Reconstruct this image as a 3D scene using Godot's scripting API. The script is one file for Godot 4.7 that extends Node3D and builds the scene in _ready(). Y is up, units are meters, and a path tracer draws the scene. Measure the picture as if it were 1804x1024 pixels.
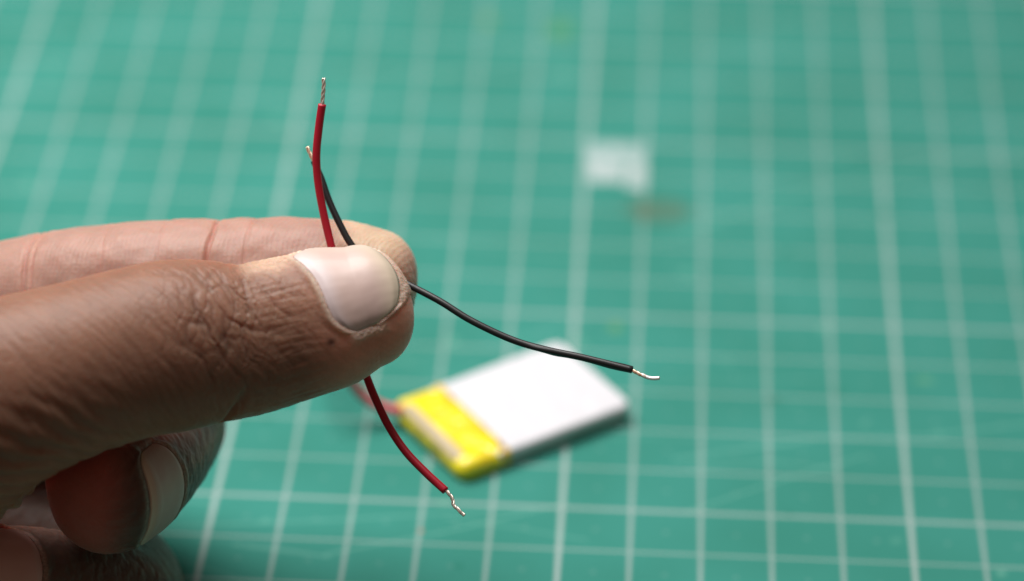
extends Node3D

# Everything is laid out in metres. The cutting mat's grid (1 cm) sets the world axes: x along its rows, z towards the viewer, y up.
# The hand is modelled in centimetres in its own frame (fingers along x, thumb side towards z) and placed by HAND.
const CM := 0.01
const EYE := Vector3(-0.039627, 0.274779, 0.349697)
const PITCH := -0.5945
const YAW := 0.0509
const ROLL := 0.0085
const PINCH := 39.0        # cm from the lens to the pinch
const LENS := 5424.3       # sketch units per unit of distance

var hand_frame: Transform3D
var grain := FastNoiseLite.new()
var blotch := FastNoiseLite.new()
var fold := FastNoiseLite.new()
var cracks := FastNoiseLite.new()


func _ready() -> void:
	var turn := Basis(Vector3.UP, YAW) * Basis(Vector3.RIGHT, PITCH) * Basis(Vector3.BACK, ROLL)
	var cam := Camera3D.new()
	cam.name = "camera"
	cam.transform = Transform3D(turn, EYE)
	var lens := CameraAttributesPhysical.new()
	lens.frustum_focal_length = 17.5 / (512.0 / LENS)
	lens.exposure_aperture = lens.frustum_focal_length / 12.8
	lens.frustum_focus_distance = 0.3925
	lens.frustum_near = 0.02
	lens.frustum_far = 20.0
	cam.attributes = lens
	cam.fov = 2.0 * rad_to_deg(atan(512.0 / LENS))
	cam.near = 0.02
	cam.far = 20.0
	add_child(cam)
	cam.current = true

	var env := Environment.new()
	env.background_mode = Environment.BG_COLOR
	env.background_color = Color(1.0, 0.83, 0.74)
	env.background_energy_multiplier = 0.13
	env.tonemap_mode = Environment.TONE_MAPPER_LINEAR
	env.tonemap_exposure = 1.0
	env.sdfgi_enabled = true
	env.ssao_enabled = true
	env.ssil_enabled = true
	var we := WorldEnvironment.new()
	we.name = "environment"
	we.environment = env
	add_child(we)

	add_lamp("window_light", Vector3(-0.165, 0.37, -0.095), Vector3(-0.115, 0.0, -0.02), Vector2(0.30, 0.25), 0.31, Color(1.0, 0.985, 0.97))

	hand_frame = Transform3D(turn, EYE - turn.z * PINCH * CM)
	grain.seed = 11
	grain.noise_type = FastNoiseLite.TYPE_SIMPLEX
	grain.frequency = 1.0
	blotch.seed = 5
	blotch.noise_type = FastNoiseLite.TYPE_SIMPLEX_SMOOTH
	blotch.frequency = 1.0
	blotch.fractal_octaves = 3
	fold.seed = 23
	fold.noise_type = FastNoiseLite.TYPE_SIMPLEX_SMOOTH
	fold.frequency = 1.0
	fold.fractal_octaves = 2

	cracks.seed = 61
	cracks.noise_type = FastNoiseLite.TYPE_CELLULAR
	cracks.cellular_return_type = FastNoiseLite.RETURN_DISTANCE2_SUB
	cracks.cellular_jitter = 0.9
	cracks.frequency = 1.0
	cracks.fractal_type = FastNoiseLite.FRACTAL_NONE

	build_desk()
	build_mat()
	build_battery()
	build_hand()
	build_wires()


func add_lamp(called: String, at: Vector3, to: Vector3, size: Vector2, energy: float, tint: Color) -> void:
	var l := AreaLight3D.new()
	l.name = called
	l.area_size = size
	l.area_normalize_energy = true
	l.light_energy = energy
	l.light_color = tint
	l.shadow_enabled = true
	l.area_range = 5.0
	l.area_attenuation = 2.0
	add_child(l)
	l.look_at_from_position(at, to, Vector3.FORWARD)


# ---------------------------------------------------------------- helpers

func hp(px: float, py: float, z: float) -> Vector3:
	# a point of the hand's sketch sheet, z cm in front of the pinch, in the hand's centimetres
	var r := (PINCH - z) / LENS
	return Vector3((px - 902.0) * r, (512.0 - py) * r, z)


func mesh_of(v: PackedVector3Array, n: PackedVector3Array, idx: PackedInt32Array, col := PackedColorArray(), uv := PackedVector2Array()) -> ArrayMesh:
	var a := []
	a.resize(Mesh.ARRAY_MAX)
	a[Mesh.ARRAY_VERTEX] = v
	a[Mesh.ARRAY_NORMAL] = n
	a[Mesh.ARRAY_INDEX] = idx
	if col.size():
		a[Mesh.ARRAY_COLOR] = col
	if uv.size():
		a[Mesh.ARRAY_TEX_UV] = uv
	var m := ArrayMesh.new()
	m.add_surface_from_arrays(Mesh.PRIMITIVE_TRIANGLES, a)
	return m


func normals_of(v: PackedVector3Array, idx: PackedInt32Array) -> PackedVector3Array:
	var n := PackedVector3Array()
	n.resize(v.size())
	for i in range(0, idx.size(), 3):
		var a := idx[i]
		var b := idx[i + 1]
		var c := idx[i + 2]
		var f := (v[c] - v[a]).cross(v[b] - v[a])
		n[a] += f
		n[b] += f
		n[c] += f
	for i in n.size():
		n[i] = n[i].normalized()
	return n


func put(called: String, m: Mesh, mat: Material, parent: Node3D) -> MeshInstance3D:
	var o := MeshInstance3D.new()
	o.name = called
	o.mesh = m
	o.material_override = mat
	parent.add_child(o, true)
	return o


func thing(called: String, label: String, category: String, at := Transform3D()) -> Node3D:
	var o := Node3D.new()
	o.name = called
	o.transform = at
	o.set_meta("label", label)
	o.set_meta("category", category)
	add_child(o, true)
	return o


func surface(srgb: Color, rough: float, metal := 0.0) -> StandardMaterial3D:
	var m := StandardMaterial3D.new()
	m.albedo_color = srgb
	m.roughness = rough
	m.metallic = metal
	return m


func lin(r: float, g: float, b: float) -> Color:
	return Color(r, g, b).linear_to_srgb()


func noise_tex(seed_: int, freq: float, size: int, type := FastNoiseLite.TYPE_SIMPLEX_SMOOTH, octaves := 4) -> NoiseTexture2D:
	var n := FastNoiseLite.new()
	n.seed = seed_
	n.noise_type = type
	n.frequency = freq
	n.fractal_octaves = octaves
	var t := NoiseTexture2D.new()
	t.width = size
	t.height = size
	t.seamless = true
	t.noise = n
	return t


func spline(pts: PackedVector3Array, per: int) -> PackedVector3Array:
	var out := PackedVector3Array()
	var n := pts.size()
	for i in n - 1:
		var a := pts[maxi(i - 1, 0)]
		var b := pts[i]
		var c := pts[i + 1]
		var d := pts[mini(i + 2, n - 1)]
		for k in per:
			out.append(b.cubic_interpolate(c, a, d, float(k) / per))
	out.append(pts[n - 1])
	return out


func hose(path: PackedVector3Array, radius: float, sides: int, bumps := PackedVector3Array()) -> ArrayMesh:
	# a round tube with softly closed ends; bumps are (along 0..1, turn, height)
	var v := PackedVector3Array()
	var idx := PackedInt32Array()
	var n := path.size()
	var side := Vector3(0.3, 0.2, 0.9)
	for i in n:
		var t := (path[mini(i + 1, n - 1)] - path[maxi(i - 1, 0)]).normalized()
		side = (side - t * side.dot(t)).normalized()
		var up := t.cross(side)
		for k in sides:
			var a := TAU * k / sides
			var r := radius
			for b in bumps:
				var da := absf(angle_difference(a, b.y)) * radius
				var dl := (float(i) / (n - 1) - b.x) * n * path[0].distance_to(path[1])
				r += b.z * exp(-(da * da + dl * dl) / (radius * radius * 0.22))
			v.append(path[i] + (side * cos(a) + up * sin(a)) * r)
	for i in n - 1:
		for k in sides:
			var a := i * sides + k
			var b := i * sides + (k + 1) % sides
			idx.append_array([a, a + sides, b, b, a + sides, b + sides])
	var e0 := v.size()
	v.append(path[0] + (path[0] - path[1]).normalized() * radius * 0.3)
	v.append(path[n - 1] + (path[n - 1] - path[n - 2]).normalized() * radius * 0.3)
	for k in sides:
		idx.append_array([e0, k, (k + 1) % sides, e0 + 1, (n - 1) * sides + (k + 1) % sides, (n - 1) * sides + k])
	return mesh_of(v, normals_of(v, idx), idx)


func join(a: ArrayMesh, b: ArrayMesh) -> ArrayMesh:
	var st := SurfaceTool.new()
	st.begin(Mesh.PRIMITIVE_TRIANGLES)
	st.append_from(a, 0, Transform3D())
	st.append_from(b, 0, Transform3D())
	return st.commit()


# ---------------------------------------------------------------- desk and mat

func mat_height(z: float) -> float:
	# the mat is slightly warped: its far side curls up (cm)
	if z > 1.5:
		return 0.1234 + (z - 1.5) * 0.02
	return 0.00408 * (z + 4.0) * (z + 4.0)


func build_desk() -> void:
	var m := surface(Color(0.36, 0.31, 0.27), 0.6)
	m.albedo_texture = noise_tex(3, 0.004, 512)
	m.uv1_triplanar = true
	m.uv1_scale = Vector3(1.5, 6, 6)
	var b := BoxMesh.new()
	b.size = Vector3(1.6, 0.025, 0.9)
	var o := put("desk_top", b, m, self)
	o.position = Vector3(-0.05, -0.0165, -0.05)
	o.set_meta("kind", "structure")
	o.set_meta("label", "plain desk top under the green cutting mat")


const MAT_X0 := -22.0
const MAT_Z0 := -19.0
const PPC := 45.0

func build_mat() -> void:
	var o := thing("cutting_mat", "green cutting mat printed with a white centimetre grid under everything", "cutting mat")
	var img := mat_print()
	var m := StandardMaterial3D.new()
	m.albedo_texture = ImageTexture.create_from_image(img)
	m.roughness = 0.7
	m.metallic_specular = 0.18
	m.detail_enabled = true
	m.detail_blend_mode = BaseMaterial3D.BLEND_MODE_MUL
	m.detail_uv_layer = BaseMaterial3D.DETAIL_UV_2
	var ramp := Gradient.new()
	ramp.set_color(0, Color(0.90, 0.93, 0.91))
	ramp.set_color(1, Color(1.0, 1.0, 1.0))
	var dn := noise_tex(8, 0.006, 512, FastNoiseLite.TYPE_SIMPLEX_SMOOTH, 5)
	dn.color_ramp = ramp
	m.detail_albedo = dn
	m.heightmap_enabled = false
	var v := PackedVector3Array()
	var uv := PackedVector2Array()
	var uv2 := PackedVector2Array()
	var idx := PackedInt32Array()
	var nx := 12
	var nz := 90
	for pass_ in 2:
		for j in nz + 1:
			for i in nx + 1:
				var x := MAT_X0 + 45.0 * i / nx
				var z := MAT_Z0 + 30.0 * j / nz
				v.append(Vector3(x, mat_height(z) - 0.3 * pass_, z) * CM)
				uv.append(Vector2(float(i) / nx, float(j) / nz))
				uv2.append(Vector2(x, z) * 0.09)
	var half := (nx + 1) * (nz + 1)
	for j in nz:
		for i in nx:
			var a := j * (nx + 1) + i
			var b := a + nx + 1
			idx.append_array([a, a + 1, b, b, a + 1, b + 1])
			idx.append_array([half + a, half + b, half + a + 1, half + b, half + b + 1, half + a + 1])
	var rim: Array[int] = []
	for i in nx + 1: rim.append(i)
	for j in range(1, nz + 1): rim.append(j * (nx + 1) + nx)
	for i in range(nx - 1, -1, -1): rim.append(nz * (nx + 1) + i)
	for j in range(nz - 1, 0, -1): rim.append(j * (nx + 1))
	var n0 := v.size()
	for k in rim.size():
		v.append(v[rim[k]])
		v.append(v[half + rim[k]])
		uv.append(uv[rim[k]])
		uv.append(uv[rim[k]])
		uv2.append(uv2[rim[k]])
		uv2.append(uv2[rim[k]])
	for k in rim.size():
		var a := n0 + 2 * k
		var b := n0 + 2 * ((k + 1) % rim.size())
		idx.append_array([a, a + 1, b, b, a + 1, b + 1])
	var a := []
	a.resize(Mesh.ARRAY_MAX)
	a[Mesh.ARRAY_VERTEX] = v
	a[Mesh.ARRAY_NORMAL] = normals_of(v, idx)
	a[Mesh.ARRAY_TEX_UV] = uv
	a[Mesh.ARRAY_TEX_UV2] = uv2
	a[Mesh.ARRAY_INDEX] = idx
	var am := ArrayMesh.new()
	am.add_surface_from_arrays(Mesh.PRIMITIVE_TRIANGLES, a)
	put("sheet", am, m, o)


func mat_print() -> Image:
	var w := int(45 * PPC)
	var h := int(30 * PPC)
	var img := Image.create(w, h, false, Image.FORMAT_RGB8)
	var green := lin(0.041, 0.228, 0.190)
	img.fill(green)
	var line := lin(0.265, 0.36, 0.348)
	var bold := lin(0.33, 0.41, 0.405)
	for k in 2:
		for i in range(-21, 23):
			if (i % 5 == 0) == (k == 1):
				strip(img, (i - MAT_X0) * PPC, 0.076 if k else 0.060, bold if k else line, true)
		for j in range(-18, 11):
			if (j % 5 == 0) == (k == 1):
				strip(img, (j - MAT_Z0) * PPC, 0.072 if k else 0.048, line if k else line.lerp(green, 0.12), false)
	# faint printed dots in the middle of the squares
	for i in range(-21, 22):
		for j in range(-18, 10):
			dab(img, Vector2(i + 0.5, j + 0.5), Vector2(0.055, 0.055), line, 0.30, 0.5)
	# the white printed block in one square, its right edge running a little further down
	var white := lin(0.38, 0.46, 0.47)
	block(img, Rect2(-5.0, -9.95, 1.04, 0.62), white)
	block(img, Rect2(-4.92, -9.4, 0.60, 0.58), white)
	block(img, Rect2(-4.28, -9.4, 0.34, 0.74), white)
	for k in 14:
		dab(img, Vector2(-4.95 + 0.07 * k, -9.75 + 0.5 * grain.get_noise_1d(k * 7.3)), Vector2(0.12, 0.16), green.lerp(white, 0.45), 0.5, 0.8)
	# stains and wear
	dab(img, Vector2(-3.74, -8.05), Vector2(0.68, 0.50), lin(0.10, 0.145, 0.10), 0.55, 0.45)
	dab(img, Vector2(-3.95, -8.0), Vector2(0.2, 0.26), lin(0.13, 0.13, 0.09), 0.3, 0.6)
	dab(img, Vector2(-5.6, -13.5), Vector2(0.34, 0.42), lin(0.12, 0.26, 0.08), 0.5, 0.7)
	dab(img, Vector2(-6.9, -13.7), Vector2(0.16, 0.3), lin(0.3, 0.34, 0.12), 0.4, 0.7)
	dab(img, Vector2(0.41, -3.6), Vector2(0.2, 0.11), lin(0.24, 0.38, 0.18), 0.4, 0.7)
	dab(img, Vector2(-4.35, -4.7), Vector2(0.16, 0.2), lin(0.2, 0.3, 0.1), 0.45, 0.7)
	dab(img, Vector2(-6.97, 0.7), Vector2(0.05, 0.07), lin(0.5, 0.16, 0.12), 0.6, 0.6)
	dab(img, Vector2(-1.9, -2.9), Vector2(0.16, 0.12), lin(0.02, 0.15, 0.11), 0.6, 0.8)
	var rng := RandomNumberGenerator.new()
	rng.seed = 77
	for k in 130:
		var p := Vector2(rng.randf_range(-16, 4), rng.randf_range(-15, 3))
		var r := rng.randf_range(0.06, 0.22)
		var dark := rng.randf() < 0.55
		dab(img, p, Vector2(r, r * rng.randf_range(0.6, 1.4)), lin(0.02, 0.17, 0.12) if dark else lin(0.20, 0.42, 0.34), rng.randf_range(0.2, 0.55), 0.9)
	# knife scratches
	scratch(img, PackedVector2Array([Vector2(-3.4, -1.3), Vector2(-1.2, -2.0), Vector2(0.4, -2.15), Vector2(2.6, -2.75)]), 0.05, 0.34)
	scratch(img, PackedVector2Array([Vector2(-3.2, -1.1), Vector2(-2.0, -1.35), Vector2(-1.0, -1.2)]), 0.05, 0.3)
	scratch(img, PackedVector2Array([Vector2(-11.2, 0.9), Vector2(-8.4, 0.55), Vector2(-5.4, 0.05)]), 0.05, 0.26)
	scratch(img, PackedVector2Array([Vector2(-9.6, 1.2), Vector2(-8.2, 1.4)]), 0.06, 0.3)
	scratch(img, PackedVector2Array([Vector2(-3.4, -7.4), Vector2(-1.6, -8.6), Vector2(0.6, -9.6), Vector2(2.6, -10.4)]), 0.06, 0.34)
	scratch(img, PackedVector2Array([Vector2(-9.6, -11.2), Vector2(-7.0, -12.2), Vector2(-5.6, -12.9)]), 0.06, 0.3)
	scratch(img, PackedVector2Array([Vector2(-7.6, -7.0), Vector2(-5.2, -6.6), Vector2(-2.6, -7.6)]), 0.05, 0.25)
	for k in 46:
		var p := Vector2(rng.randf_range(-18, 5), rng.randf_range(-17, 4))
		var d := Vector2.from_angle(rng.randf_range(-0.7, 0.5)) * rng.randf_range(0.8, 4.5)
		scratch(img, PackedVector2Array([p, p + d * 0.5 + Vector2(0, rng.randf_range(-0.1, 0.1)), p + d]), 0.035, rng.randf_range(0.15, 0.42))
	return img


func strip(img: Image, at: float, width: float, c: Color, upright: bool) -> void:
	var a := at - width * PPC * 0.5
	var b := at + width * PPC * 0.5
	for x in range(int(floor(a)), int(ceil(b))):
		var share := minf(b, x + 1) - maxf(a, x)
		if share <= 0.02:
			continue
		if share > 0.98:
			img.fill_rect(Rect2i(x, 0, 1, img.get_height()) if upright else Rect2i(0, x, img.get_width(), 1), c)
		else:
			for y in (img.get_height() if upright else img.get_width()):
				var q := Vector2i(x, y) if upright else Vector2i(y, x)
				img.set_pixelv(q, img.get_pixelv(q).lerp(c, share))


func block(img: Image, r: Rect2, c: Color) -> void:
	img.fill_rect(Rect2i(int((r.position.x - MAT_X0) * PPC), int((r.position.y - MAT_Z0) * PPC), int(r.size.x * PPC), int(r.size.y * PPC)), c)


func dab(img: Image, at: Vector2, r: Vector2, c: Color, strength: float, soft: float) -> void:
	var lo := Vector2i(((at - r * 1.1) - Vector2(MAT_X0, MAT_Z0)) * PPC)
	var hi := Vector2i(((at + r * 1.1) - Vector2(MAT_X0, MAT_Z0)) * PPC) + Vector2i.ONE
	for y in range(maxi(lo.y, 0), mini(hi.y, img.get_height())):
		for x in range(maxi(lo.x, 0), mini(hi.x, img.get_width())):
			var p := Vector2(x + 0.5, y + 0.5) / PPC + Vector2(MAT_X0, MAT_Z0) - at
			var d := Vector2(p.x / r.x, p.y / r.y).length()
			d += 0.18 * grain.get_noise_2d(x * 0.09, y * 0.09)
			var s := strength * (1.0 - smoothstep(1.0 - soft, 1.0, d))
			if s > 0.004:
				img.set_pixel(x, y, img.get_pixel(x, y).lerp(c, s))


func scratch(img: Image, pts: PackedVector2Array, width: float, strength: float) -> void:
	var c := lin(0.32, 0.52, 0.46)
	for i in pts.size() - 1:
		var n := int(pts[i].distance_to(pts[i + 1]) * PPC)
		for k in n:
			var p := (pts[i].lerp(pts[i + 1], float(k) / n) - Vector2(MAT_X0, MAT_Z0)) * PPC
			var half := width * PPC * 0.5
			for y in range(int(p.y - half - 1), int(p.y + half + 2)):
				var s := strength * clampf(half + 0.5 - absf(y + 0.5 - p.y), 0.0, 1.0)
				if s > 0.0 and y >= 0 and y < img.get_height() and p.x >= 0 and p.x < img.get_width():
					img.set_pixel(int(p.x), y, img.get_pixel(int(p.x), y).lerp(c, s))


# ---------------------------------------------------------------- battery

func pillow(x0: float, x1: float, hw: float, y0: float, y1: float, r: float, cr: float, wob := 0.0) -> ArrayMesh:
	# a rounded slab from x0 to x1 (cm), half width hw, from y0 up to y1, edge radius r, corner radius cr
	var v := PackedVector3Array()
	var idx := PackedInt32Array()
	var ring := PackedVector2Array()
	var out := PackedVector2Array()
	for c in 4:
		var cx := (x1 - cr) if c == 0 or c == 3 else (x0 + cr)
		var cz := (hw - cr) if c < 2 else -(hw - cr)
		for k in 7:
			var a := PI / 2 * (c + k / 6.0)
			ring.append(Vector2(cx, cz))
			out.append(Vector2(cos(a), sin(a)))
	# long sides get points of their own so that the slab can sag and wave
	var n := ring.size()
	var prof: Array[Vector2] = []
	for k in 7:
		var a := PI / 2 * k / 6.0
		prof.append(Vector2(-r + r * sin(PI / 2 - a) , y1 - r + r * cos(PI / 2 - a)))
	prof.reverse()
	for k in 7:
		var a := PI / 2 * k / 6.0
		prof.append(Vector2(-r + r * cos(a), y0 + r - r * sin(a)))
	for p in prof:
		for k in n:
			var q := ring[k] + out[k] * (cr + p.x)
			var y := p.y + wob * grain.get_noise_3d(q.x * 2.2, p.y * 3.0, q.y * 2.2)
			v.append(Vector3(q.x, y, q.y) * CM)
	for j in prof.size() - 1:
		for k in n:
			var a := j * n + k
			var b := j * n + (k + 1) % n
			idx.append_array([a, a + n, b, b, a + n, b + n])
	var t := v.size()
	v.append(Vector3((x0 + x1) / 2, y1, 0) * CM)
	v.append(Vector3((x0 + x1) / 2, y0, 0) * CM)
	for k in n:
		idx.append_array([t, k, (k + 1) % n, t + 1, (prof.size() - 1) * n + (k + 1) % n, (prof.size() - 1) * n + k])
	# which way round: make every face look outwards
	var mid := Vector3((x0 + x1) / 2, (y0 + y1) / 2, 0) * CM
	for i in range(0, idx.size(), 3):
		var f := (v[idx[i + 2]] - v[idx[i]]).cross(v[idx[i + 1]] - v[idx[i]])
		if f.dot((v[idx[i]] + v[idx[i + 1]] + v[idx[i + 2]]) / 3.0 - mid) < 0:
			var s := idx[i + 1]
			idx[i + 1] = idx[i + 2]
			idx[i + 2] = s
	return mesh_of(v, normals_of(v, idx), idx)


func build_battery() -> void:
	var long := Vector3(2.46, 0, -1.80).normalized()
	var across := Vector3(0, 1, 0).cross(-long).normalized()
	var at := Transform3D(Basis(long, Vector3.UP, long.cross(Vector3.UP)), Vector3(-5.85, 0.022, -2.13) * CM)
	var o := thing("battery", "small flat white pouch battery with yellow tape on one end, lying on the mat", "battery", at)
	var white := surface(lin(0.60, 0.61, 0.65), 0.4)
	white.heightmap_enabled = true
	white.heightmap_texture = noise_tex(31, 0.01, 256)
	white.heightmap_scale = 0.02
	white.uv1_triplanar = true
	white.uv1_scale = Vector3.ONE * 60.0
	put("pouch", pillow(-0.95, 1.52, 0.985, 0.0, 0.33, 0.075, 0.16, 0.012), white, o)
	var side := surface(lin(0.36, 0.38, 0.37), 0.5, 0.7)
	put("folded_seam", pillow(-0.93, 1.515, 0.992, 0.02, 0.23, 0.05, 0.16), side, o)
	var yellow := surface(lin(0.80, 0.66, 0.005), 0.28)
	var tape_ramp := Gradient.new()
	tape_ramp.set_color(0, lin(0.68, 0.50, 0.015))
	tape_ramp.set_color(1, lin(0.82, 0.70, 0.006))
	tape_ramp.add_point(0.40, lin(0.76, 0.61, 0.008))
	tape_ramp.add_point(0.56, lin(0.80, 0.67, 0.006))
	var tape_noise := noise_tex(52, 0.011, 256)
	tape_noise.color_ramp = tape_ramp
	yellow.albedo_color = Color.WHITE
	yellow.albedo_texture = tape_noise
	yellow.clearcoat_enabled = true
	yellow.clearcoat = 0.4
	yellow.heightmap_enabled = true
	yellow.heightmap_texture = noise_tex(37, 0.012, 256)
	yellow.heightmap_scale = 0.07
	yellow.uv1_triplanar = true
	yellow.uv1_scale = Vector3.ONE * 50.0
	put("yellow_tape", pillow(-1.50, -0.66, 1.0, -0.012, 0.348, 0.15, 0.2, 0.025), yellow, o)
	var amber := surface(lin(0.80, 0.50, 0.01), 0.3)
	put("tape_edge", pillow(-0.80, -0.62, 0.994, -0.002, 0.338, 0.08, 0.05, 0.0), amber, o)
	var highlight_tan := surface(lin(0.46, 0.38, 0.24), 0.4)  # tan highlight of the rounded tape end, made as a coloured raised strip
	put("tape_end_highlight", pillow(-1.475, -1.27, 0.78, 0.10, 0.352, 0.07, 0.09, 0.06), highlight_tan, o)
	# the red lead leaves the taped end, loops away from the battery and comes to rest behind the hand
	var red := surface(lin(0.56, 0.07, 0.10), 0.4)
	var pts := PackedVector3Array([Vector3(-1.37, 0.25, -0.73), Vector3(-1.54, 0.28, -0.82), Vector3(-1.69, 0.32, -0.96), Vector3(-1.86, 0.45, -1.09), Vector3(-1.99, 0.65, -1.17), Vector3(-2.10, 0.90, -1.20), Vector3(-2.06, 1.00, -1.48), Vector3(-1.81, 0.89, -2.11), Vector3(-1.44, 0.58, -3.11), Vector3(-1.11, 0.28, -4.15)])
	for i in pts.size():
		pts[i] *= CM
	put("red_lead", hose(spline(pts, 8), 0.00078, 12), red, o)


# ---------------------------------------------------------------- wires

func path_of(spots: Array, per := 8) -> PackedVector3Array:
	var pts := PackedVector3Array()
	for s in spots:
		pts.append(hand_frame * (hp(s[0], s[1], s[2]) * CM))
	return spline(pts, per)


func twisted(path: PackedVector3Array, radius: float, strands: int, turns: float) -> ArrayMesh:
	var all: ArrayMesh = null
	for k in strands:
		var p := PackedVector3Array()
		var side := Vector3(0.3, 0.2, 0.9)
		for i in path.size():
			var t := (path[mini(i + 1, path.size() - 1)] - path[maxi(i - 1, 0)]).normalized()
			side = (side - t * side.dot(t)).normalized()
			var a := TAU * (float(k) / strands + turns * i / path.size())
			p.append(path[i] + (side * cos(a) + t.cross(side) * sin(a)) * radius * 0.55)
		var one := hose(p, radius * 0.52, 8)
		all = one if all == null else join(all, one)
	return all


func build_wires() -> void:
	var red := surface(lin(0.40, 0.012, 0.03), 0.36)
	red.metallic_specular = 0.45
	var black := surface(lin(0.011, 0.012, 0.0135), 0.42)
	var tin := surface(lin(0.80, 0.74, 0.66), 0.36, 0.7)
	var copper := surface(lin(0.90, 0.66, 0.50), 0.38, 0.6)
	var solder := surface(lin(0.88, 0.88, 0.87), 0.35, 0.4)
	var r := thing("red_wire", "short red wire with both ends stripped bare, held upright in the pinch", "wire")
	put("insulation", hose(path_of([[567.5, 184, -0.40], [562, 222, -0.46], [557.5, 268, -0.52], [558.5, 305, -0.58], [563.5, 343, -0.63], [572, 386, -0.68], [582, 428, -0.71], [600, 500, -0.73], [620, 580, -0.72], [634, 632, -0.69], [645, 662, -0.64], [661, 702, -0.56], [684, 750, -0.45], [714, 795, -0.34], [750, 833, -0.24], [785, 865, -0.16]]), 0.00052, 20, PackedVector3Array([Vector3(0.985, 1.0, 0.0001), Vector3(0.97, 3.5, 0.00008)])), red, r)
	put("bare_strands", twisted(path_of([[567.8, 190, -0.39], [568.5, 172, -0.38], [570, 155, -0.36], [570, 138, -0.35]], 12), 0.00026, 3, 1.6), tin, r)
	put("bare_strands", twisted(path_of([[781, 860, -0.17], [789, 868, -0.14], [797, 879, -0.12], [799, 890, -0.10], [806, 897, -0.08], [818, 909, -0.06]], 8), 0.00024, 3, 2.2), tin, r)
	var b := thing("black_wire", "short black wire curving out right from the fingertips, with bare copper ends", "wire")
	put("insulation", hose(path_of([[553, 284, -0.92], [559, 299, -0.90], [567, 318, -0.87], [578, 350, -0.83], [595, 388, -0.78], [616, 427, -0.74], [640, 455, -0.72], [678, 480, -0.70], [722, 503, -0.62], [775, 531, -0.50], [830, 565, -0.40], [900, 598, -0.32], [960, 616, -0.26], [1030, 631, -0.20], [1114, 652, -0.12]]), 0.00045, 20,
		PackedVector3Array([Vector3(0.842, 0.6, 0.00014), Vector3(0.878, 2.4, 0.00016), Vector3(0.908, 4.0, 0.00014), Vector3(0.83, 3.4, 0.0001), Vector3(0.965, 2.0, 0.00012), Vector3(0.985, 4.4, 0.00012)])), black, b)
	put("copper_strands", twisted(path_of([[558, 296, -0.9], [552, 283, -0.9], [546, 271, -0.9], [541, 259, -0.9]], 10), 0.00024, 3, 1.4), copper, b)
	put("copper_strands", twisted(path_of([[1106, 650, -0.12], [1118, 655, -0.11], [1128, 660, -0.10], [1138, 664, -0.09]], 10), 0.00024, 3, 1.4), copper, b)
	put("solder_tip", hose(path_of([[1132, 661, -0.10], [1140, 665, -0.09], [1150, 667, -0.08], [1162, 666.5, -0.07]], 6), 0.00026, 12), solder, b)


# ---------------------------------------------------------------- hand

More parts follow.
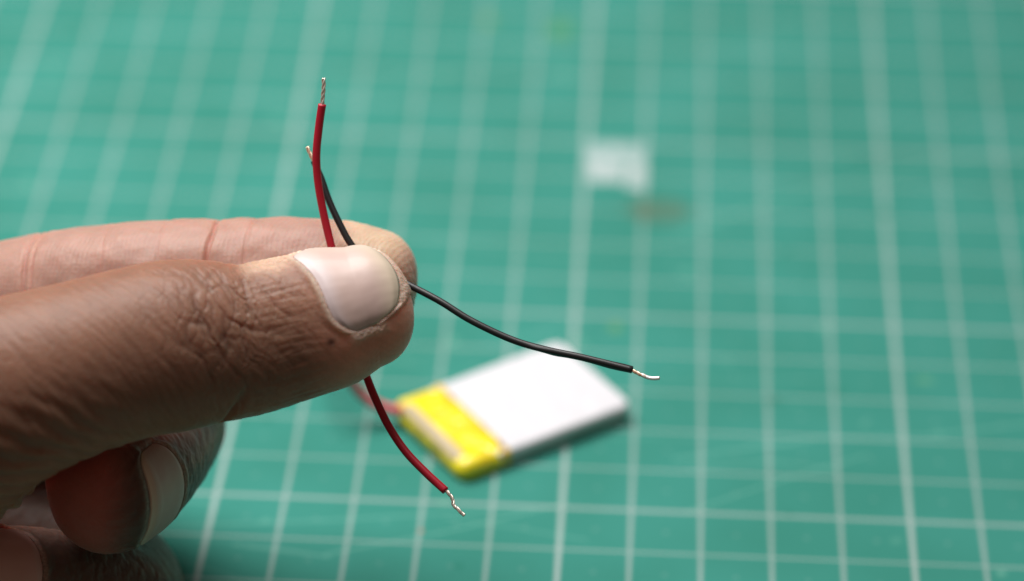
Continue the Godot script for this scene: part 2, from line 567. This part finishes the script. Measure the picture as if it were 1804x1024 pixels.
class Limb:
	# a tube of ellipses along a smooth line, blunt at its first end
	var c := PackedVector3Array()
	var w := PackedFloat32Array()
	var d := PackedFloat32Array()
	var s := PackedVector3Array()
	var n := PackedVector3Array()
	var along := PackedFloat32Array()
	var inv := PackedFloat32Array()
	var cap := 0.6
	var lo := Vector3.INF
	var hi := -Vector3.INF

	func setup(sites: Array, up: Vector3, tip: float, per: int) -> void:
		# sites: [centre, half width, half depth], from the tip to the root
		cap = tip
		var m := sites.size()
		for i in m - 1:
			var a: Array = sites[maxi(i - 1, 0)]
			var b: Array = sites[i]
			var e: Array = sites[i + 1]
			var f: Array = sites[mini(i + 2, m - 1)]
			for k in (per if i < m - 2 else per + 1):
				var t := float(k) / per
				c.append((b[0] as Vector3).cubic_interpolate(e[0], a[0], f[0], t))
				w.append(cubic_interpolate(b[1], e[1], a[1], f[1], t))
				d.append(cubic_interpolate(b[2], e[2], a[2], f[2], t))
		var at := 0.0
		for i in c.size():
			var t := (c[maxi(i - 1, 0)] - c[mini(i + 1, c.size() - 1)]).normalized()
			var side := (up - t * up.dot(t)).normalized()
			s.append(side)
			n.append(t.cross(side))
			if i > 0:
				at -= c[i].distance_to(c[i - 1])
				inv.append(1.0 / c[i].distance_squared_to(c[i - 1]))
			along.append(at)
			var r := maxf(w[i], d[i])
			lo = lo.min(c[i] - Vector3.ONE * r)
			hi = hi.max(c[i] + Vector3.ONE * r)

	func local(p: Vector3) -> Vector4:
		# (distance, along: above 0 past the first centre, u, v): u and v in half widths
		var best := 1e9
		var bi := 0
		var bt := 0.0
		for i in inv.size():
			var ab := c[i + 1] - c[i]
			var t := clampf((p - c[i]).dot(ab) * inv[i], 0.0, 1.0)
			var e := p.distance_squared_to(c[i] + ab * t)
			if e < best:
				best = e
				bi = i
				bt = t
		var q := c[bi].lerp(c[bi + 1], bt)
		var ww := lerpf(w[bi], w[bi + 1], bt)
		var dd := lerpf(d[bi], d[bi + 1], bt)
		var ss := s[bi].lerp(s[bi + 1], bt).normalized()
		var nn := n[bi].lerp(n[bi + 1], bt).normalized()
		var r := p - q
		var u := r.dot(ss)
		var v := r.dot(nn)
		var a := r.dot(ss.cross(nn))
		var len := cap if bi == 0 and bt <= 0.0 else ww
		var x := Vector3(u / ww, v / dd, a / len)
		var y := Vector3(x.x / ww, x.y / dd, x.z / len)
		var k: float
		var g: float
		if bi == 0 and bt <= 0.0:
			var rho := sqrt(x.x * x.x + x.y * x.y)
			var az := absf(x.z)
			var b := pow(rho, 2.15) + pow(az, 2.15)
			k = pow(b, 1.0 / 2.15)
			g = maxf(y.length(), 1e-5) / maxf(x.length(), 1e-5)
			return Vector4((k - 1.0) / g, a, x.x, x.y)
		k = x.length()
		g = y.length()
		return Vector4(k * (k - 1.0) / maxf(g, 1e-5), along[bi] + (along[bi + 1] - along[bi]) * bt + (a if bi == 0 else 0.0), x.x, x.y)

	func skin(a: float, theta: float) -> Vector3:
		# the surface point at that place along and that turn from the side vector
		if a >= 0.0:
			var f := pow(maxf(1.0 - pow(minf(a / cap, 1.0), 2.15), 0.0), 1.0 / 2.15)
			return c[0] + s[0].cross(n[0]) * a + (s[0] * w[0] * cos(theta) + n[0] * d[0] * sin(theta)) * f
		var i := 0
		while i < along.size() - 2 and along[i + 1] > a:
			i += 1
		var t := (a - along[i]) / (along[i + 1] - along[i])
		return c[i].lerp(c[i + 1], t) + s[i].lerp(s[i + 1], t).normalized() * lerpf(w[i], w[i + 1], t) * cos(theta) + n[i].lerp(n[i + 1], t).normalized() * lerpf(d[i], d[i + 1], t) * sin(theta)

	func center(a: float) -> Vector3:
		if a >= 0.0:
			return c[0] + s[0].cross(n[0]) * a * 0.4
		var i := 0
		while i < along.size() - 2 and along[i + 1] > a:
			i += 1
		return c[i].lerp(c[i + 1], (a - along[i]) / (along[i + 1] - along[i]))


class NailPlan:
	# where a nail lies on its limb: turned by mid from the side vector, half as wide as half, from the cuticle to the free edge
	var mid := 0.0
	var half := 1.0
	var root := -0.75
	var bow := 0.0
	var tip := 0.33
	var blunt := 0.5
	var power := 3.0

	# places across the nail (-1..1), and there the cuticle and the free edge along the finger; empty for a plain symmetric nail
	var across := PackedFloat32Array()
	var roots := PackedFloat32Array()
	var edges := PackedFloat32Array()

	func read(q: float, of: PackedFloat32Array) -> float:
		var i := 0
		while i < across.size() - 2 and across[i + 1] < q:
			i += 1
		var t := (q - across[i]) / (across[i + 1] - across[i])
		return cubic_interpolate_in_time(of[i], of[i + 1], of[maxi(i - 1, 0)], of[mini(i + 2, of.size() - 1)], t,
			1.0, (across[maxi(i - 1, 0)] - across[i]) / (across[i + 1] - across[i]) if i > 0 else -1.0, (across[mini(i + 2, of.size() - 1)] - across[i]) / (across[i + 1] - across[i]) if i + 2 < of.size() else 2.0)

	func cuticle(q: float) -> float:
		return read(-q, roots) if across.size() else root + bow * q * q + 0.14 * pow(q, 8.0)

	func edge(q: float) -> float:
		return read(-q, edges) if across.size() else tip - blunt * pow(absf(q), power) - 0.2 * pow(q, 12.0)

	func inside(a: float, theta: float) -> float:
		var q := angle_difference(mid, theta) / half
		return minf(minf(a - cuticle(clampf(q, -1, 1)), edge(clampf(q, -1, 1)) - a), (1.0 - absf(q)) * half * 0.75)


var limbs: Array[Limb] = []
var plans: Array = []
const THUMB := 0
const INDEX := 1
const MIDDLE := 2
const RING := 3
const LITTLE := 4
const THENAR := 5
const PALM := 6


func limb(sites: Array, up: Vector3, tip: float, per := 3) -> Limb:
	var l := Limb.new()
	var out := []
	for q in sites:
		out.append([hp(q[0], q[1], q[2]), float(q[3]), float(q[4])])
	l.setup(out, up.normalized(), tip, per)
	limbs.append(l)
	return l


func smin(a: float, b: float, k: float) -> float:
	var h := maxf(k - absf(a - b), 0.0) / k
	return minf(a, b) - h * h * k * 0.25


func field(p: Vector3, use: PackedInt32Array) -> float:
	var d := PackedFloat32Array([9, 9, 9, 9, 9, 9, 9])
	for i in use:
		d[i] = limbs[i].local(p).x
	var body := d[PALM]
	body = smin(body, d[THENAR], 0.6)
	var out := smin(body, d[THUMB], 0.3)
	out = smin(out, smin(body, d[INDEX], 0.5), 0.03)
	out = smin(out, smin(body, d[MIDDLE], 0.5), 0.03)
	out = smin(out, smin(body, d[RING], 0.5), 0.03)
	return smin(out, smin(body, d[LITTLE], 0.5), 0.03)


func build_hand() -> void:
	var started := Time.get_ticks_msec()
	limb([[640, 543, 0.01, 0.775, 0.62], [592, 558, 0.04, 0.885, 0.69], [545, 571, 0.08, 0.91, 0.74], [490, 585, 0.14, 0.935, 0.79], [430, 600, 0.22, 0.965, 0.86], [359, 604, 0.34, 1.045, 0.95], [300, 610, 0.46, 1.085, 0.98], [220, 626, 0.62, 1.07, 0.98], [100, 660, 0.85, 1.10, 1.05], [0, 694, 0.95, 1.20, 1.12], [-150, 750, 0.9, 1.40, 1.3], [-350, 830, 0.5, 1.7, 1.4]], Vector3(0, 1, 0), 0.62)
	limb([[652, 510, -1.42, 0.80, 0.68], [600, 500, -1.44, 0.835, 0.70], [500, 493, -1.48, 0.825, 0.72], [382, 494, -1.54, 0.81, 0.74], [300, 498, -1.6, 0.83, 0.78], [200, 506, -1.7, 0.845, 0.80], [70, 526, -1.95, 0.86, 0.83], [-20, 552, -2.25, 0.90, 0.86], [-160, 600, -2.7, 0.96, 0.92], [-350, 650, -3.1, 1.0, 1.0]], Vector3(0, 1, 0), 0.60)
	limb([[188, 872, -0.12, 0.74, 0.76], [228, 840, -0.8, 0.79, 0.79], [264, 802, -1.45, 0.77, 0.77], [288, 770, -2.1, 0.75, 0.75], [285, 742, -2.9, 0.84, 0.82], [220, 735, -3.5, 0.85, 0.82], [40, 740, -3.8, 0.88, 0.86], [-180, 745, -3.8, 0.95, 0.9], [-350, 760, -3.6, 1.0, 1.0]], Vector3(0.89, -0.16, 0.42), 0.62)
	limb([[-58, 1034, -0.15, 0.76, 0.78], [50, 1038, -0.65, 0.82, 0.80], [166, 1052, -1.35, 0.80, 0.78], [215, 1055, -1.9, 0.78, 0.78], [205, 1020, -2.8, 0.82, 0.82], [100, 958, -3.3, 0.86, 0.82], [-150, 925, -3.5, 0.95, 0.88], [-350, 930, -3.3, 1.0, 1.0]], Vector3(0.58, 0.4, 0.7), 0.62)
	limb([[-200, 1150, 0.3, 0.62, 0.62], [-120, 1148, -0.2, 0.68, 0.66], [-30, 1152, -0.7, 0.68, 0.66], [20, 1146, -1.3, 0.64, 0.64], [-10, 1115, -2.0, 0.68, 0.68], [-170, 1070, -2.4, 0.75, 0.75], [-360, 1050, -2.6, 0.9, 0.9]], Vector3(0.58, 0.4, 0.7), 0.5)
	limb([[-55, 790, 0.5, 0.92, 0.85], [-150, 830, 0.4, 1.25, 1.1], [-280, 870, 0.1, 1.5, 1.3], [-480, 860, -0.6, 1.6, 1.4]], Vector3(0, 1, 0), 0.8)
	limb([[-330, 800, -3.0, 2.3, 1.15], [-500, 800, -2.5, 2.6, 1.3], [-750, 780, -1.9, 2.5, 1.5], [-980, 730, -1.5, 2.1, 1.55], [-1200, 690, -1.3, 2.1, 1.7]], Vector3(0, 1, 0), 0.9)
	plans = [NailPlan.new(), null, NailPlan.new(), NailPlan.new()]
	# the side vector points up the picture; a positive turn leads from it towards the viewer (n = t x s)
	var th: NailPlan = plans[THUMB]
	th.mid = deg_to_rad(50)
	th.half = deg_to_rad(57)
	th.across = PackedFloat32Array([-1.0, -0.93, -0.86, -0.74, -0.56, -0.28, 0.0, 0.3, 0.6, 0.75, 0.88, 1.0])
	th.roots = PackedFloat32Array([-0.18, -0.26, -0.32, -0.40, -0.44, -0.47, -0.52, -0.62, -0.69, -0.60, -0.34, -0.07])
	th.edges = PackedFloat32Array([0.06, 0.23, 0.36, 0.43, 0.48, 0.51, 0.51, 0.48, 0.42, 0.37, 0.30, 0.13])
	var md: NailPlan = plans[MIDDLE]
	md.half = deg_to_rad(54)
	md.root = -0.66
	md.bow = 0.14
	md.tip = 0.24
	md.blunt = 0.12
	md.power = 2.0
	var rg: NailPlan = plans[RING]
	rg.half = deg_to_rad(52)
	rg.root = -0.62
	rg.bow = 0.16
	rg.tip = 0.25
	rg.blunt = 0.14
	rg.power = 2.0

	var o := thing("hand", "brown hand reaching in from the left, thumb and index finger pinching two wires", "hand", hand_frame)
	var skin := StandardMaterial3D.new()
	skin.vertex_color_use_as_albedo = true
	skin.roughness = 0.48
	skin.metallic_specular = 0.36
	skin.subsurf_scatter_enabled = true
	skin.subsurf_scatter_strength = 0.40
	skin.rim_enabled = true
	skin.rim = 0.22
	skin.rim_tint = 0.0
	skin.heightmap_enabled = true
	skin.heightmap_texture = noise_tex(41, 0.035, 512, FastNoiseLite.TYPE_CELLULAR, 2)
	skin.heightmap_scale = 0.0045
	skin.uv1_triplanar = true
	skin.uv1_scale = Vector3.ONE * 90.0
	var body := hand_mesh()
	put("skin", body, skin, o)
	print("skin ", Time.get_ticks_msec() - started, " ms")
	var keratin := StandardMaterial3D.new()
	keratin.vertex_color_use_as_albedo = true
	keratin.roughness = 0.5
	keratin.clearcoat_enabled = true
	keratin.clearcoat = 0.16
	keratin.clearcoat_roughness = 0.25
	for k in [THUMB, MIDDLE, RING]:
		var nail := put("thumbnail" if k == THUMB else "fingernail", nail_mesh(limbs[k], plans[k], k), keratin, o)
		nail.set_meta("label", ["broad pale pinkish thumbnail with a cream edge", "", "short fingernail of the curled finger under the thumb", "fingernail of the lowest finger in the corner"][k])


func nail_mesh(l: Limb, plan: NailPlan, which: int) -> ArrayMesh:
	var v := PackedVector3Array()
	var col := PackedColorArray()
	var idx := PackedInt32Array()
	var nq := 48
	var nt := 40
	for j in nt + 1:
		for i in nq + 1:
			var q := -1.0 + 2.0 * i / nq
			var t := float(j) / nt
			var a := lerpf(plan.cuticle(q) - 0.02, plan.edge(q), t)
			var theta := plan.mid + q * plan.half
			var p := l.skin(a, theta)
			var out := (p - l.center(a)).normalized()
			var rim := minf(minf(1.0 - absf(q), 1.0), minf(t, 1.0 - t) * 1.5)
			var lift := 0.002 + 0.022 * smoothstep(0.0, 0.16, rim) + 0.012 * t
			lift += 0.0012 * grain.get_noise_2d(q * 26.0, t * 1.2)      # fine ridges along the nail
			lift += 0.006 * blotch.get_noise_2d(q * 1.3, t * 1.1 + 7.0)
			v.append((p + out * lift) * CM)
			var c := Color(0.47, 0.35, 0.315)
			c = c.lerp(Color(0.51, 0.425, 0.425), 1.0 - smoothstep(0.08, 0.34, t + 0.10 * absf(q)))
			c = c.lerp(Color(0.56, 0.475, 0.37), smoothstep(0.62, 0.97, t))
			c = c.lerp(Color(0.56, 0.48, 0.40), smoothstep(-0.2, -0.8, q) * 0.5)
			c *= 1.0 + 0.06 * blotch.get_noise_2d(q * 2.0 + 3.0, t * 2.0)
			if which != THUMB:
				c = c.lerp(Color(0.52, 0.25, 0.21).lerp(Color(0.58, 0.44, 0.34), smoothstep(0.84, 0.98, t)), 0.75)
			c.a = 1.0
			col.append(c)
	# a thin wall under the edge gives the nail its thickness
	var top := v.size()
	var rim_ids: Array[int] = []
	for i in nq + 1: rim_ids.append(i)
	for j in range(1, nt + 1): rim_ids.append(j * (nq + 1) + nq)
	for i in range(nq - 1, -1, -1): rim_ids.append(nt * (nq + 1) + i)
	for j in range(nt - 1, 0, -1): rim_ids.append(j * (nq + 1))
	for j in nt:
		for i in nq:
			var a := j * (nq + 1) + i
			var b := a + nq + 1
			idx.append_array([a, a + 1, b, b, a + 1, b + 1])
	for id in rim_ids:
		var a := lerpf(-0.4, 0.2, 0.5)
		var inward := (l.center(a) * CM - v[id]).normalized()
		v.append(v[id] + inward * 0.0006)
		col.append(col[id] * 0.9)
	for k in rim_ids.size():
		var k2 := (k + 1) % rim_ids.size()
		idx.append_array([rim_ids[k], top + k, rim_ids[k2], rim_ids[k2], top + k, top + k2])
	# faces must look away from the finger
	var f := (v[idx[2 + 6 * (nq * nt / 2)]] - v[idx[6 * (nq * nt / 2)]]).cross(v[idx[1 + 6 * (nq * nt / 2)]] - v[idx[6 * (nq * nt / 2)]])
	if f.dot(v[idx[6 * (nq * nt / 2)]] - l.center(-0.2) * CM) < 0:
		for i in range(0, idx.size(), 3):
			var s := idx[i + 1]
			idx[i + 1] = idx[i + 2]
			idx[i + 2] = s
	return mesh_of(v, normals_of(v, idx), idx, col)


const CELL := 0.055

func hand_mesh() -> ArrayMesh:
	var lo := Vector3.INF
	var hi := -Vector3.INF
	for l in limbs:
		lo = lo.min(l.lo)
		hi = hi.max(l.hi)
	lo -= Vector3.ONE * 0.8
	hi += Vector3.ONE * 0.5
	var nb := Vector3i(((hi - lo) / (CELL * 4)).ceil())
	var nx := nb.x * 4 + 1
	var ny := nb.y * 4 + 1
	var nz := nb.z * 4 + 1
	var val := PackedFloat32Array()
	val.resize(nx * ny * nz)
	val.fill(1.0)
	var every := PackedInt32Array(range(limbs.size()))
	var active: Array[Vector3i] = []
	var uses: Array[PackedInt32Array] = []
	# first blocks of 16 cells, then of 4
	var big := 4
	for bz in range(0, nb.z, big):
		for by in range(0, nb.y, big):
			for bx in range(0, nb.x, big):
				var span := CELL * 4 * big
				var mid := lo + Vector3(bx, by, bz) * CELL * 4 + Vector3.ONE * span * 0.5
				var reach := span * 0.5 * 1.7321 + CELL * 1.2
				var near := PackedInt32Array()
				var least := 1e9
				var ds := PackedFloat32Array()
				for i in every:
					var dd: float = limbs[i].local(mid).x
					ds.append(dd)
					least = minf(least, dd)
				if least > reach * 1.35 + 0.2:
					continue
				for i in every:
					if ds[i] < maxf(least, -0.3) + reach * 2.0 + 0.8:
						near.append(i)
				for z in range(bz, mini(bz + big, nb.z)):
					for y in range(by, mini(by + big, nb.y)):
						for x in range(bx, mini(bx + big, nb.x)):
							var m := lo + (Vector3(x, y, z) * 4.0 + Vector3.ONE * 2.0) * CELL
							var f := field(m, near)
							if absf(f) > CELL * 4 * 0.8661 * 1.25 + CELL * 1.3:
								if f < 0:
									for k in 64:
										val[((z * 4 + (k >> 4)) * ny + y * 4 + ((k >> 2) & 3)) * nx + x * 4 + (k & 3)] = -1.0
								continue
							var few := PackedInt32Array()
							var ls := PackedFloat32Array()
							var mn := 1e9
							for i in near:
								ls.append(limbs[i].local(m).x)
								mn = minf(mn, ls[ls.size() - 1])
							for i in near.size():
								if ls[i] < mn + 1.15:
									few.append(near[i])
							active.append(Vector3i(x, y, z))
							uses.append(few)
							for k in 64:
								var g := Vector3i(x * 4 + (k & 3), y * 4 + ((k >> 2) & 3), z * 4 + (k >> 4))
								val[(g.z * ny + g.y) * nx + g.x] = field(lo + Vector3(g) * CELL, few)
	# surface nets
	var v := PackedVector3Array()
	var nrm := PackedVector3Array()
	var at := PackedInt32Array()
	at.resize(nx * ny * nz)
	at.fill(-1)
	var cells := PackedInt32Array()
	var off := PackedInt32Array([0, 1, nx, nx + 1, nx * ny, nx * ny + 1, nx * ny + nx, nx * ny + nx + 1])
	var corner: Array[Vector3] = []
	for k in 8:
		corner.append(Vector3(k & 1, (k >> 1) & 1, k >> 2))
	var pairs := PackedInt32Array([0, 1, 2, 3, 4, 5, 6, 7, 0, 2, 1, 3, 4, 6, 5, 7, 0, 4, 1, 5, 2, 6, 3, 7])
	var e := 0.02
	for bi in active.size():
		var b := active[bi]
		var few := uses[bi]
		for k in 64:
			var g := Vector3i(b.x * 4 + (k & 3), b.y * 4 + ((k >> 2) & 3), b.z * 4 + (k >> 4))
			var base := (g.z * ny + g.y) * nx + g.x
			var neg := 0
			for j in 8:
				if val[base + off[j]] < 0.0:
					neg += 1
			if neg == 0 or neg == 8:
				continue
			var sum := Vector3.ZERO
			var cnt := 0
			for j in 12:
				var a := val[base + off[pairs[2 * j]]]
				var c := val[base + off[pairs[2 * j + 1]]]
				if (a < 0.0) != (c < 0.0):
					sum += corner[pairs[2 * j]].lerp(corner[pairs[2 * j + 1]], a / (a - c))
					cnt += 1
			var p := lo + (Vector3(g) + sum / cnt) * CELL
			var f := field(p, few)
			var grad := Vector3(field(p + Vector3(e, 0, 0), few) - f, field(p + Vector3(0, e, 0), few) - f, field(p + Vector3(0, 0, e), few) - f) / e
			var gl := grad.length()
			if gl > 0.2:
				p -= grad / gl * clampf(f / gl, -0.03, 0.03)
				nrm.append(grad / gl)
			else:
				nrm.append(Vector3.BACK)
			at[base] = v.size()
			v.append(p)
			cells.append(base)
	var idx := PackedInt32Array()
	var step := PackedInt32Array([1, nx, nx * ny])
	for base in cells:
		for ax in 3:
			var a := val[base]
			var c := val[base + step[ax]]
			if (a < 0.0) == (c < 0.0):
				continue
			var s1 := step[(ax + 1) % 3]
			var s2 := step[(ax + 2) % 3]
			var q0 := at[base]
			var q1 := at[base - s1]
			var q2 := at[base - s1 - s2]
			var q3 := at[base - s2]
			if q1 < 0 or q2 < 0 or q3 < 0:
				continue
			if a < 0.0:
				idx.append_array([q0, q2, q1, q0, q3, q2])
			else:
				idx.append_array([q0, q1, q2, q0, q2, q3])
	# finer triangles where the hand shows
	for rep in 2:
		var fine := PackedInt32Array()
		var mids := {}
		var inside := PackedByteArray()
		inside.resize(v.size())
		for i in v.size():
			var r := LENS / (PINCH - v[i].z)
			inside[i] = 1 if v[i].x * r > -960 - 30 * (1 - rep) and v[i].y * r > -560 and nrm[i].z > -0.35 + 0.15 * rep and v[i].z > -3.0 and (rep == 0 or v[i].z > -1.35) else 0
		for i in range(0, idx.size(), 3):
			var a := idx[i]
			var b := idx[i + 1]
			var c := idx[i + 2]
			if not (inside[a] and inside[b] and inside[c]):
				fine.append_array([a, b, c])
				continue
			var m := PackedInt32Array([0, 0, 0])
			for k in 3:
				var p := idx[i + k]
				var q := idx[i + (k + 1) % 3]
				var key := mini(p, q) * 4194304 + maxi(p, q)
				if mids.has(key):
					m[k] = mids[key]
				else:
					m[k] = v.size()
					mids[key] = v.size()
					var d := v[q] - v[p]
					# follow the curve of the surface rather than its chord
					var bend := (nrm[p].dot(d) - nrm[q].dot(d)) * 0.125
					var nn := (nrm[p] + nrm[q]).normalized()
					v.append((v[p] + v[q]) * 0.5 + nn * clampf(bend, -0.01, 0.01) * (1.0 if nrm[p].dot(nrm[q]) > 0.7 else 0.0))
					nrm.append(nn)
			fine.append_array([a, m[0], m[2], m[0], b, m[1], m[2], m[1], c, m[0], m[1], m[2]])
		idx = fine
	var col := PackedColorArray()
	col.resize(v.size())
	for i in v.size():
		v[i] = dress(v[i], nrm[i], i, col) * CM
	print("hand vertices ", v.size(), " triangles ", idx.size() / 3)
	var low := 1e9
	for i in range(0, v.size(), 7):
		low = minf(low, (hand_frame * v[i]).y)
	print("lowest ", low)
	return mesh_of(v, normals_of(v, idx), idx, col)


func ridge(x: float) -> float:
	return 1.0 - absf(x)


func bell(x: float, r: float) -> float:
	return exp(-x * x / (r * r))


func dress(p: Vector3, n: Vector3, i: int, col: PackedColorArray) -> Vector3:
	# skin colour, some of it painted light and shade, and relief: creases, folds, nail beds
	var which := PALM
	var loc := Vector4(9, 0, 0, 0)
	for k in limbs.size():
		var q: Vector4 = limbs[k].local(p) if p.x > -8.0 or k > 4 else Vector4(9, 0, 0, 0)
		if q.x < loc.x:
			loc = q
			which = k
	var theta := atan2(loc.w, loc.z)
	var a := loc.y
	var h := 0.0
	var brown := Color(0.198, 0.101, 0.065)
	var pink := Color(0.325, 0.200, 0.160)
	var mottle := blotch.get_noise_3d(p.x * 2.0, p.y * 2.0, p.z * 2.0)
	var c := pink
	var dorsal := 0.0
	var rough := 0.0
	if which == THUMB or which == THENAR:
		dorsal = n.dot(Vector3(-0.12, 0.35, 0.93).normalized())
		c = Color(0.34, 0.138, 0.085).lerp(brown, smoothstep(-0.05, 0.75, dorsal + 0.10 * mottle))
		if which == THUMB:
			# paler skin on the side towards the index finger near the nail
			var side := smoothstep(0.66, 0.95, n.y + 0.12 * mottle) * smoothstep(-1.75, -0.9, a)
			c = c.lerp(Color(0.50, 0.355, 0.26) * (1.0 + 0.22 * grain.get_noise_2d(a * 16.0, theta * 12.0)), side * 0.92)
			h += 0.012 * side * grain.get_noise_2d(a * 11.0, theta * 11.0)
			c = c.lerp(Color(0.40, 0.195, 0.135), smoothstep(-1.1, -0.2, a) * 0.6)
			c = c.lerp(Color(0.58, 0.275, 0.19), smoothstep(-1.1, -0.1, a) * smoothstep(1.45, 2.0, theta) * 0.85)  # flank below the nail: lighter palmar skin, with frontal light painted in
			var turn := angle_difference(deg_to_rad(70), theta)
			# knuckle wrinkles
			var warp := 0.10 * fold.get_noise_2d(a * 1.6, theta * 2.0)
			var zone := bell(a + 1.9, 0.72) * bell(turn, 0.8)
			var w1 := 1.0 - smoothstep(0.0, 0.22, cracks.get_noise_2d((a + warp) * 3.0 - 1.5 * turn, turn * 1.2) + 1.0)
			var w2 := 1.0 - smoothstep(0.0, 0.25, cracks.get_noise_2d((a - warp) * 5.2 + 0.6 * turn + 30.0, turn * 2.0) + 1.0)
			var w3 := pow(maxf(ridge(fold.get_noise_2d((a + warp) * 3.2 - 1.9 * turn, theta * 0.3 + 4.0) * 2.6), 0.0), 3.0)
			h -= zone * (0.022 * w1 + 0.010 * w2 + 0.016 * w3)
			c *= 1.0 - zone * (0.24 * w1 + 0.14 * w2 + 0.20 * w3)
			c = c.lerp(Color(0.17, 0.085, 0.055), 0.35 * zone)
			# fine slanting lines all over the back of the thumb
			var fine := fold.get_noise_2d(a * 8.0 - theta * 4.2, theta * 1.6 + a * 0.8)
			h += 0.005 * fine * smoothstep(0.0, -0.9, a)
			c *= 1.0 + 0.10 * fine
			# lines fanning out from the cuticle
			var fan := fold.get_noise_2d(a * 1.2, theta * 9.0)
			h += 0.008 * fan * bell(a + 1.05, 0.33)
			c *= 1.0 + 0.10 * fan * bell(a + 1.05, 0.4)
			# the crease under the joint
			var under := bell(a + 1.88 + 0.25 * (theta - 3.0), 0.05) * smoothstep(2.0, 2.7, theta)
			h -= 0.07 * under
			# dark mole beside the nail
			var mole := bell(p.distance_to(limbs[THUMB].skin(-0.55, plans[THUMB].mid + 1.01 * plans[THUMB].half)) / 1.0, 0.055)
			c = c.lerp(Color(0.07, 0.02, 0.016), 0.9 * mole)
			# big folds towards the root
			var far := smoothstep(-2.9, -4.4, a) * smoothstep(1.45, 2.2, theta)
			h += 0.019 * far * sin((a * 0.85 - theta * 0.8) * 24.0 + 2.5 * fold.get_noise_2d(a * 0.8, theta))
		else:
			h += 0.03 * sin((p.x * 0.75 + p.y * 0.6) * 24.0 + 2.0 * fold.get_noise_2d(p.x, p.y))
			c = c.lerp(Color(0.36, 0.20, 0.13), 0.6)
	elif which == INDEX:
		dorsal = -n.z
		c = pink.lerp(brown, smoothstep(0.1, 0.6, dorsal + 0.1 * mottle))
		c = c.lerp(Color(0.52, 0.395, 0.27), smoothstep(-0.75, -0.25, a + 0.1 * mottle) * 0.75)
		c = c.lerp(Color(0.36, 0.20, 0.15), smoothstep(0.2, 0.5, a) * 0.6)
		for s in [[-1.98, 0.03, 0.04, 0.28], [-1.50, 0.022, 0.012, 0.14], [-4.26, 0.035, 0.04, 0.2], [-4.15, 0.025, 0.02, 0.15], [-3.3, 0.02, 0.008, 0.06], [-2.6, 0.02, 0.006, 0.04]]:
			var x: float = a - s[0] + 0.03 * fold.get_noise_2d(theta * 0.8, float(s[0]) * 5.0) + 0.05 * theta
			var g := bell(x, s[1]) * smoothstep(0.35, -0.1, dorsal)
			h -= s[2] * g
			c = c.lerp(Color(0.40, 0.14, 0.09), s[3] * bell(x, s[1] * 2.2) * smoothstep(0.3, -0.1, dorsal))
		# papillary ridges
		var lines := sin((a * 1.0 + 0.14 * theta + 0.05 * fold.get_noise_2d(a * 0.7, theta)) * TAU / 0.062)
		h += 0.0012 * lines * smoothstep(0.4, 0.0, dorsal)
		c *= 1.0 + 0.02 * lines
		h += 0.02 * fold.get_noise_2d(a * 1.4, theta * 1.4)
	elif which == MIDDLE or which == RING or which == LITTLE:
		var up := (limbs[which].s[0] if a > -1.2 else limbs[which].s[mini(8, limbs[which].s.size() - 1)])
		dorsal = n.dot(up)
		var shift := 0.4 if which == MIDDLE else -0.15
		c = Color(0.36, 0.10, 0.075).lerp(Color(0.098, 0.056, 0.042), smoothstep(shift - 0.3, shift + 0.35, dorsal + 0.1 * mottle))  # red pads; the dark backs have the curled fingers' shade painted in
		var fan := fold.get_noise_2d(a * 6.0 + theta, theta * 3.0)
		h += 0.010 * fan * smoothstep(0.0, 0.5, dorsal)
		c *= 1.0 + 0.10 * fan * smoothstep(0.0, 0.5, dorsal)
	else:
		c = Color(0.26, 0.10, 0.07)  # palm colour darkened to paint in the shade behind the fingers
	if which < plans.size() and plans[which] != null and a > -1.6:
		var plan: NailPlan = plans[which]
		var ins := plan.inside(a, theta)
		var q := angle_difference(plan.mid, theta) / plan.half
		var front := smoothstep(-0.05, 0.12, a - plan.edge(clampf(q, -1, 1)) + 0.12)
		h -= 0.055 * smoothstep(-0.015, 0.05, ins) * (1.0 - 0.5 * front)
		h += 0.024 * bell(ins + 0.075, 0.065) * (1.0 - 0.75 * front)
		h += 0.02 * bell(ins + 0.10, 0.07) * front
		var frayed := 0.5 + 0.9 * grain.get_noise_2d(a * 22.0, theta * 16.0)
		c = c.lerp(Color(0.62, 0.47, 0.38), clampf(bell(ins + 0.035, 0.045) * (0.35 + 0.5 * frayed), 0.0, 0.8) * (1.0 if which == THUMB else 0.45))
		if which == THUMB:
			# dry flaky rim round the end of the nail
			var flake := bell(ins + 0.07, 0.07) * smoothstep(-0.15, 0.1, a + 0.2 * q)
			h += 0.012 * flake * grain.get_noise_2d(a * 14.0, theta * 14.0)
			c = c.lerp(Color(0.60, 0.43, 0.34), 0.55 * flake)
	c *= 1.0 + 0.10 * mottle + 0.05 * grain.get_noise_3d(p.x * 14.0, p.y * 14.0, p.z * 14.0)
	c.a = 1.0
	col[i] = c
	return p + n * h
